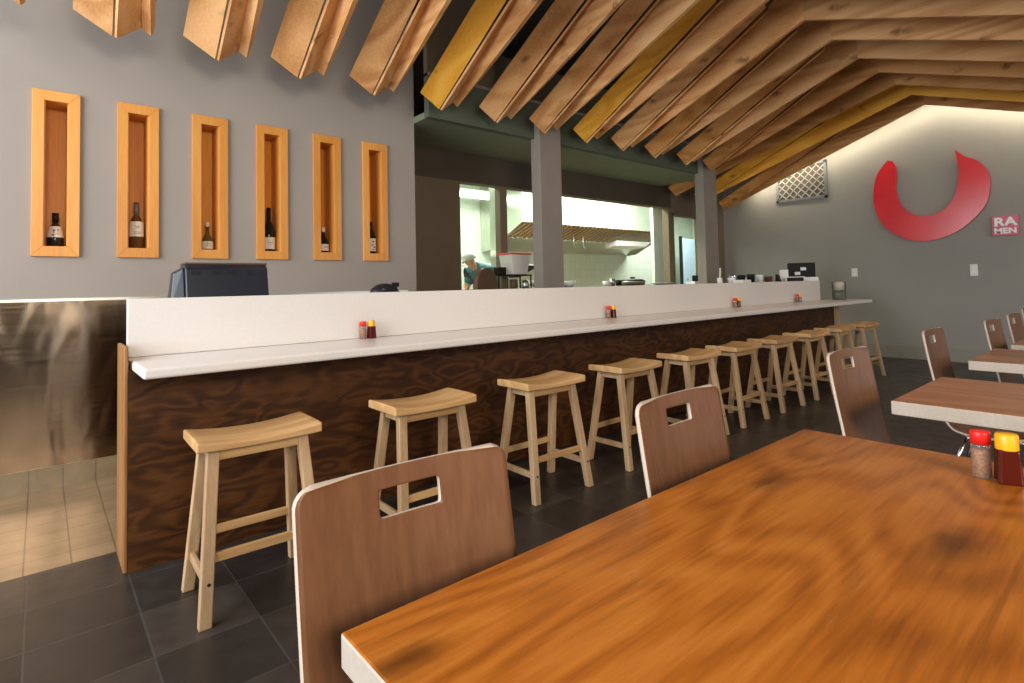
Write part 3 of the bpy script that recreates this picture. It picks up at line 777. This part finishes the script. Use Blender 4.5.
# tub on its stand
t = thing('wire_stand', 'black stand holding the white tub in the kitchen opening', 'stand', (4.38, 5.14, ZP))
mb = MB(); mb.box(-.30, .23, -.10, .12, .15, .165)
mb.obj('shelf_plate', M['black_soft'], t)
for sx in (-.29, .22):
    for sy in (-.09, .11): MB().tube([(sx, sy, 0), (sx, sy, .15)], .01, 8).obj('leg', M['black_soft'], t)
o = MB().box(-.06, .06, -.05, .05, 0, .09).obj('black_canister', M['black_soft'], bevel=.008); o.location = (4.17, 5.12, ZP+.166); tag(o, 'small black canister left of the white tub', 'canister')
t = thing('food_tub', 'translucent white food tub with a red lid in the kitchen opening', 'tub', (4.42, 5.14, ZP+.166))
rg = lambda a, b, z: [(-a, -b, z), (a, -b, z), (a, b, z), (-a, b, z)]
MB().hexa(rg(.12, .10, 0), rg(.155, .125, .245)).obj('tub_body', M['tub'], t, bevel=.012, seg=3)
MB().hexa(rg(.163, .132, .24), rg(.163, .132, .262)).obj('lid', M['red_cap'], t, bevel=.006)
for i, (x, s, w) in enumerate(((4.0, .05, 'left'), (4.75, .06, 'right'))): pass
# jars & trays beneath the stand
for lab, x, m, r, h in (('brown jar under the black stand in the kitchen opening', 4.36, 'brown_pad', .05, .10), ('steel canister under the right of the black stand', 4.55, 'steel', .045, .09)):
    o = MB().lathe([(r*.9, 0), (r, .01), (r, h), (r*.7, h+.01)], 16).obj('kitchen_jar', M[m]); o.location = (x, 5.1, ZP); tag(o, lab, 'jar')
# white bowls and cookware on the ledge
BW = [(4.80, .12, .09, 'left'), (5.06, .13, .11, 'second'), (5.34, .10, .08, 'third')]
for x, r, h, w in BW:
    o = MB().lathe([(r*.5, 0), (r*.9, h*.55), (r, h), (r*.95, h), (r*.8, h*.5), (r*.4, .012)], 24).obj('mixing_bowl', M['white']); o.location = (x, 5.12, ZP)
    tag(o, {'left': 'white bowl on the kitchen ledge just right of the grey column', 'second': 'largest white bowl on the kitchen ledge, middle of three', 'third': 'smallest white bowl on the kitchen ledge, right of three'}[w], 'bowl', 'white bowls on the kitchen ledge')
for i, (x, m, h, r) in enumerate(((6.08, 'white', .07, .05), (6.22, 'steel', .10, .045), (6.36, 'black', .08, .05))):
    o = MB().lathe([(r*.8, 0), (r, h), (r*.9, h)], 16).obj('condiment_pot', M[m]); o.location = (x, 5.1, ZP); tag(o, '%s pot on the kitchen ledge left of the lidded pan' % wd.get(m, 'steel'), 'pot')
t = thing('lidded_pan', 'black lidded pan on the kitchen ledge below the hood light', 'pan', (6.66, 5.08, ZP))
MB().lathe([(.17, 0), (.19, .05), (.19, .06)], 24).obj('pan_body', M['steel'], t)
MB().lathe([(.19, .06), (.15, .085), (.04, .098)], 24).obj('lid', M['black'], t)
MB().lathe([(.03, .095), (.045, .115), (.02, .125)], 16).obj('knob', M['black'], t)
o = MB().lathe([(.10, 0), (.2, .02), (.21, .028), (.1, .01)], 24).obj('serving_plate', M['white']); o.location = (7.45, 5.1, ZP); tag(o, 'flat white plate on the kitchen ledge left of the doorway', 'plate')

# posts inside
o = MB().box(4.52, 4.72, 5.62, 5.74, 0, 2.95).obj('steel_post', M['steel']); o['kind'] = 'structure'
struct('wall_kitchen_pier', MB().box(8.10, 8.60, 5.70, 5.76, 0, 2.95), M['kitchen'])
# kitchen doorway: walk in door
t = thing('cooler_door', 'pale blue cooler door with black edge seen through the kitchen doorway', 'door', (11.6, 7.1, 0), 0)
MB().box(-.42, .75, 0, .07, .0, 2.2).obj('door_leaf', M['bluedoor'], t, bevel=.01)
MB().box(-.46, -.42, -.005, .06, .0, 2.25).obj('hinge_edge', M['black_soft'], t)
MB().box(-.3, -.25, -.05, 0, 1.1, 1.3).obj('handle', M['chrome'], t, bevel=.005)
o = MB().box(8.56, 8.80, 5.12, 5.27, 0, 1.31).obj('waste_bin', M['black_soft'], bevel=.01); tag(o, 'black box at the foot of the kitchen doorway view', 'bin')
o = MB().box(8.05, 8.92, 4.90, 5.06, 0, 1.205).obj('half_gate', M['white'], bevel=.005); tag(o, 'low white ledge across the kitchen doorway', 'ledge')

# hanging light fitting at the back of the kitchen
M['lamp'] = plain('lamp', (.9, .95, .88), .5, emit=(.92, 1.0, .9), es=7)
t = thing('ceiling_light', 'glowing white light fitting near the kitchen ceiling above the cook', 'ceiling light', (5.35, 7.2, 2.66))
MB().box(-.62, .62, -.14, .14, .03, .09).obj('housing', M['white'], t, bevel=.01)
MB().box(-.58, .58, -.12, .12, .0, .03).obj('diffuser', M['lamp'], t, bevel=.008)
for sx in (-.5, .5): MB().tube([(sx, 0, .09), (sx, 0, .289)], .008, 8).obj('hanger', M['steel'], t)
# hood
t = thing('range_hood', 'large stainless range hood with slanted filters in the kitchen', 'hood', (7.6, 6.6, 1.8))
hx0, hx1 = -1.75, 2.3
mb = MB(); mb.box(hx0, hx1, -.03, 0, .42, 1.14); mb.obj('front_panel', M['kitchen'], t)
for sx in (hx0, hx1): MB().hexa([(sx, 0, .42), (sx, 0, 1.14), (sx, 1.08, 1.14), (sx, 1.08, .0), (sx, .85, .02)], [(sx+.02, 0, .42), (sx+.02, 0, 1.14), (sx+.02, 1.08, 1.14), (sx+.02, 1.08, .0), (sx+.02, .85, .02)]).obj('side_panel', M['steel'], t)
MB().hexa([(hx0+.02, .06, .43), (hx1, .06, .43), (hx1, .06, .46), (hx0+.02, .06, .46)], [(hx0+.02, .60, .24), (hx1, .60, .24), (hx1, .60, .27), (hx0+.02, .60, .27)]).obj('filter_bed', M['maple_back'], t)
mb = MB(); k = 0
x = hx0+.1
while x < hx1-.05:
    mb.hexa([(x, .06, .40), (x+.035, .06, .40), (x+.035, .06, .43), (x, .06, .43)], [(x, .60, .21), (x+.035, .60, .21), (x+.035, .60, .24), (x, .60, .24)]); x += .11
mb.obj('filter_slats', M['steel'], t)
MB().hexa([(hx0+.02, .60, .22), (hx1, .60, .22), (hx1, .60, .26), (hx0+.02, .60, .26)], [(hx0+.02, 1.08, .02), (hx1, 1.08, .02), (hx1, 1.08, .06), (hx0+.02, 1.08, .06)]).obj('rear_gutter', M['steel'], t)
MB().hexa([(.75, .1, .12), (1.65, .1, .12), (1.85, .1, .22), (.75, .1, .22)], [(.75, .4, .08), (1.65, .4, .08), (1.85, .4, .18), (.75, .4, .18)]).obj('lamp_housing', M['white'], t, bevel=.01)
mb = MB()
for x in (-.95, -.35, -.1): mb.tube([(x, .2, .38), (x, .2, .1), (x+.05, .2, .06)], .012, 8)
mb.obj('spray_nozzle', M['chrome'], t)
# shelf with black underside at back, prep bench
o = MB().hexa([(5.6, 7.25, 1.5), (6.7, 7.25, 1.5), (6.7, 7.69, 1.35), (5.6, 7.69, 1.35)], [(5.6, 7.25, 1.55), (6.7, 7.25, 1.55), (6.7, 7.69, 1.55), (5.6, 7.69, 1.55)]).obj('wall_shelf', M['black_soft']); tag(o, 'dark wedge shaped wall shelf below the range hood', 'shelf')
MB().box(5.58, 6.72, 7.22, 7.69, 1.551, 1.58).obj('shelf_top', M['white'], o)
o = MB().box(2.9, 4.6, 7.1, 7.68, 1.25, 1.29).obj('rear_shelf', M['black_soft']); tag(o, 'dark rear shelf behind the teal shirted cook', 'shelf')
MB().box(2.9, 4.6, 7.08, 7.69, 1.291, 1.34).obj('top_sheet', M['white'], o)
for k, (x, r, h, m) in enumerate(((5.15, .09, .12, 'steel'), (5.4, .08, .16, 'grille'), (5.62, .1, .09, 'steel'), (5.85, .06, .14, 'white'))):
    pass
# brown round-backed chair behind the counter
t = thing('high_chair', 'brown rounded chair back rising behind the counter in front of the cook', 'chair', (3.165, 4.1, 0), .25)
mb = MB(); ring = []
pts = [(-.16, .9)]
for k in range(13):
    a = PI-PI*k/12; pts.append((.16*math.cos(a), 1.22+.155*math.sin(a)))
pts.append((.16, .9))
mb.hexa([(x, -.025, z) for x, z in pts], [(x, .03, z) for x, z in pts]); mb.obj('backrest', M['brown_pad'], t, bevel=.012, seg=3)
MB().box(-.19, .19, -.36, .02, .72, .79).obj('seat', M['brown_pad'], t, bevel=.02, seg=3)
for sx in (-.16, .16):
    MB().bar((sx, -.33, 0), (sx, -.33, .72), .035, .035).obj('leg', M['black_soft'], t)
    MB().bar((sx, .0, 0), (sx, .0, .95), .035, .035).obj('leg', M['black_soft'], t)

# cook in a teal shirt, bending to the left
def skin_obj(name, verts, edges, radii, mat, parent=None, sub=2):
    me = bpy.data.meshes.new(name); me.from_pydata(verts, edges, []); me.update()
    o = bpy.data.objects.new(name, me); C.objects.link(o)
    md = o.modifiers.new('Skin', 'SKIN')
    for i, r in enumerate(radii):
        me.skin_vertices[0].data[i].radius = r if isinstance(r, tuple) else (r, r)
        me.skin_vertices[0].data[i].use_root = (i == 0)
    s = o.modifiers.new('Sub', 'SUBSURF'); s.levels = sub; s.render_levels = sub
    me.materials.append(mat)
    if parent: o.parent = parent
    return o
px0, py0 = 4.47, 5.95
V = [(.36, 0, .93), (.31, 0, 1.08), (.20, 0, 1.27), (.05, 0, 1.41), (-.05, 0, 1.455), (-.115, 0, 1.485),      # 0-5 pelvis..neck top
     (-.155, 0, 1.535), (-.15, 0, 1.60), (-.195, 0, 1.51),                                         # 6 7 skull, 8 jaw
     (.02, -.18, 1.40), (-.06, -.22, 1.15), (-.28, -.16, 1.06), (-.36, -.13, 1.05),                    # 9 shoulder, 10 elbow, 11 wrist, 12 palm
     (.02, .18, 1.40), (-.06, .22, 1.15), (-.28, .16, 1.06), (-.36, .13, 1.05),
     (.36, -.10, .87), (.28, -.11, .50), (.34, -.11, .09), (.22, -.12, .035),
     (.36, .10, .87), (.28, .11, .50), (.34, .11, .09), (.22, .12, .035)]
Ed = [(0, 1), (1, 2), (2, 3), (3, 4), (4, 5), (5, 6), (6, 7), (6, 8), (3, 9), (9, 10), (10, 11), (11, 12), (3, 13), (13, 14), (14, 15), (15, 16), (0, 17), (17, 18), (18, 19), (19, 20), (0, 21), (21, 22), (22, 23), (23, 24)]
Rr = [(.12, .15), (.115, .14), (.12, .155), (.11, .15), (.06, .07), .05, (.085, .078), (.07, .065), (.05, .048),
      .065, .045, .03, .032, .065, .045, .03, .032, .09, .065, .042, .035, .09, .065, .042, .035]
per = skin_obj('person', V, Ed, Rr, M['skin']); per.location = (px0, py0, 0)
tag(per, 'cook in a teal shirt and pale cap bending over in the kitchen', 'person')
for s, base in ((-1, 12), (1, 16)):
    bx, by, bz = V[base]
    for k, (dy, ln) in enumerate(((-.027, .062), (-.009, .075), (.009, .07), (.026, .055))):
        y = by+dy
        skin_obj('finger', [(bx+.01, y, bz), (bx-.03-ln*.4, y, bz-.005), (bx-.03-ln*.8, y, bz-.025), (bx-.02-ln, y, bz-.05)], [(0, 1), (1, 2), (2, 3)], [.011, .0095, .009, .008], M['skin'], per, 1)
    skin_obj('thumb', [(bx+.02, by-s*(-.02), bz), (bx-.01, by+s*-.045, bz-.01), (bx-.045, by+s*-.05, bz-.03)], [(0, 1), (1, 2)], [.012, .011, .009], M['skin'], per, 1)
SV = [V[0], V[1], V[2], V[3], (-.085, 0, 1.47), V[9], (-.03, -.20, 1.22), V[13], (-.03, .20, 1.22)]
skin_obj('shirt', SV, [(0, 1), (1, 2), (2, 3), (3, 4), (3, 5), (5, 6), (3, 7), (7, 8)], [(.14, .17), (.14, .165), (.155, .185), (.15, .19), (.085, .09), .09, .07, .09, .07], M['teal'], per)
skin_obj('trousers', [(.36, 0, .95)]+[V[17], V[18], V[19], V[21], V[22], V[23]], [(0, 1), (1, 2), (2, 3), (0, 4), (4, 5), (5, 6)], [(.13, .16), .105, .08, .06, .105, .08, .06], M['apron'], per)
capm = MB().lathe([(.098, 0), (.103, .03), (.092, .075), (.06, .105), (.02, .118)], 20).obj('cap', M['cap'], per); capm.location = (-.145, 0, 1.56); capm.rotation_euler = (0, -.35, 0)
MB().hexa([(-.22, -.05, 1.535), (-.30, -.03, 1.515), (-.30, .03, 1.515), (-.22, .05, 1.535)], [(-.22, -.05, 1.545), (-.30, -.03, 1.525), (-.30, .03, 1.525), (-.22, .05, 1.545)]).obj('cap_peak', M['cap'], per)
for s in (-1, 1):
    e = MB().lathe([(.0, -.010), (.008, -.006), (.011, 0), (.008, .006), (.0, .010)], 10, capb=False, capt=False).obj('eye', M['ink'], per); e.location = (-.232, s*.032, 1.535)
    e = MB().lathe([(.006, -.03), (.016, -.018), (.018, .0), (.012, .022), (.004, .03)], 10).obj('ear', M['skin'], per); e.location = (-.135, s*.082, 1.525)
skin_obj('nose', [(-.225, 0, 1.535), (-.242, 0, 1.515), (-.254, 0, 1.502)], [(0, 1), (1, 2)], [.008, .011, .012], M['skin'], per, 1)
MB().box(-.244, -.234, -.022, .022, 1.472, 1.479).obj('mouth', M['brown_pad'], per, bevel=.002)

# ------------------------------------------------------------------ light
def area(name, loc, target, sx, sy, power, col):
    l = bpy.data.lights.new(name, 'AREA'); l.shape = 'RECTANGLE'; l.size = sx; l.size_y = sy; l.energy = power; l.color = col
    o = bpy.data.objects.new(name, l); C.objects.link(o); o.location = loc
    d = Vector(target)-Vector(loc); o.rotation_euler = d.to_track_quat('-Z', 'Y').to_euler()
    return o
area('window_light_left', (-3.0, 2.1, 2.35), (4, 2.3, 1.2), 4.4, 3.3, 400, (.92, .96, 1.0))
area('window_light_front', (-.3, -3.4, 2.7), (1.6, 4, 2.0), 1.7, 1.1, 190, (1.0, .87, .72))
area('window_light_front', (6.8, -3.4, 1.9), (7.5, 3, 1.2), 4.0, 1.8, 70, (.97, .97, 1.0))
area('steel_streak_light', (.86, -3.4, 1.05), (.86, 4, 1.05), .30, 1.9, 18, (1.0, .93, .80))  # added strip lamp behind the camera, for a bright streak in the steel sheet
area('steel_streak_light', (.36, -3.4, 1.05), (.36, 4, 1.05), .07, 1.9, 7, (.85, .92, 1.0))  # second added strip, for a thin bluish streak beside it
def spot(loc, tgt, power, col, ang=1.3, size=.06):
    l = bpy.data.lights.new('ceiling_spot_light', 'SPOT'); l.energy = power; l.color = col; l.spot_size = ang; l.spot_blend = .6; l.shadow_soft_size = size
    o = bpy.data.objects.new('ceiling_spot_light', l); C.objects.link(o); o.location = loc
    o.rotation_euler = (Vector(tgt)-Vector(loc)).to_track_quat('-Z', 'Y').to_euler()
for X_, pw in ((1.75, 22), (3.3, 32), (4.9, 32), (6.5, 28), (8.1, 18)):
    spot((X_, 1.9, 3.35), (X_, 2.5, .6), pw, (1.0, .74, .42))
area('kitchen_light', (4.6, 6.2, 2.9), (4.6, 6.4, 0), 1.6, .5, 105, (.90, 1.0, .86))
area('kitchen_light', (7.2, 6.0, 2.9), (7.2, 6.2, 0), 2.4, .5, 95, (.92, 1.0, .86))
area('kitchen_light', (10.6, 6.4, 2.9), (10.6, 6.4, 0), 1.4, .8, 90, (.97, 1.0, .95))
area('hood_light', (7.6, 7.0, 2.35), (7.6, 7.3, 0), 2.4, .3, 22, (.95, 1.0, .85))
# warm strips washing the gable wall behind the last rafter
def strip(p, q, power):
    p, q = Vector(p), Vector(q); L = (q-p).length
    l = bpy.data.lights.new('gable_strip_light', 'AREA'); l.shape = 'RECTANGLE'; l.size = L; l.size_y = .05; l.energy = power; l.color = (1.0, .88, .66)
    o = bpy.data.objects.new('gable_strip_light', l); C.objects.link(o); o.location = (p+q)/2
    x = (q-p).normalized(); z = -Vector((.55, 0, -.6)).normalized(); z = (z-x*z.dot(x)).normalized(); y = z.cross(x)
    o.rotation_euler = Matrix((x, y, z)).transposed().to_euler()
strip((9.50, 4.7, 2.78), (9.50, 2.0, 3.68), 16)
strip((9.50, 1.95, 3.68), (9.50, -.3, 2.9), 15)
w = bpy.data.worlds.new('World'); bpy.context.scene.world = w; w.use_nodes = True
bg = w.node_tree.nodes['Background']; bg.inputs[0].default_value = (.95, .92, .88, 1); bg.inputs[1].default_value = .09

# ------------------------------------------------------------------ camera
F, YAW, PITCH, ROLL, CY = 553.326, .865450631, .0383832750, -.0221190439, 264.5335
fwd = Vector((math.cos(YAW)*math.cos(PITCH), math.sin(YAW)*math.cos(PITCH), math.sin(PITCH)))
right = Vector((math.sin(YAW), -math.cos(YAW), 0)); up = right.cross(fwd)
r2 = right*math.cos(ROLL)+up*math.sin(ROLL); u2 = up*math.cos(ROLL)-right*math.sin(ROLL)
cd = bpy.data.cameras.new('camera'); cam = bpy.data.objects.new('camera', cd); C.objects.link(cam)
cam.matrix_world = Matrix.Translation((0, 0, 1.2)) @ Matrix((r2, u2, -fwd)).transposed().to_4x4()
cd.sensor_width = 36; cd.sensor_fit = 'HORIZONTAL'; cd.lens = F/1024*36
cd.shift_y = (CY-341.5)/1024
cd.clip_start = .02
bpy.context.scene.camera = cam
vs = bpy.context.scene.view_settings
vs.view_transform = 'Standard'; vs.look = 'None'; vs.exposure = 0; vs.gamma = 1
bpy.context.scene.cycles.use_denoising = True
bpy.context.scene.cycles.max_bounces = 8
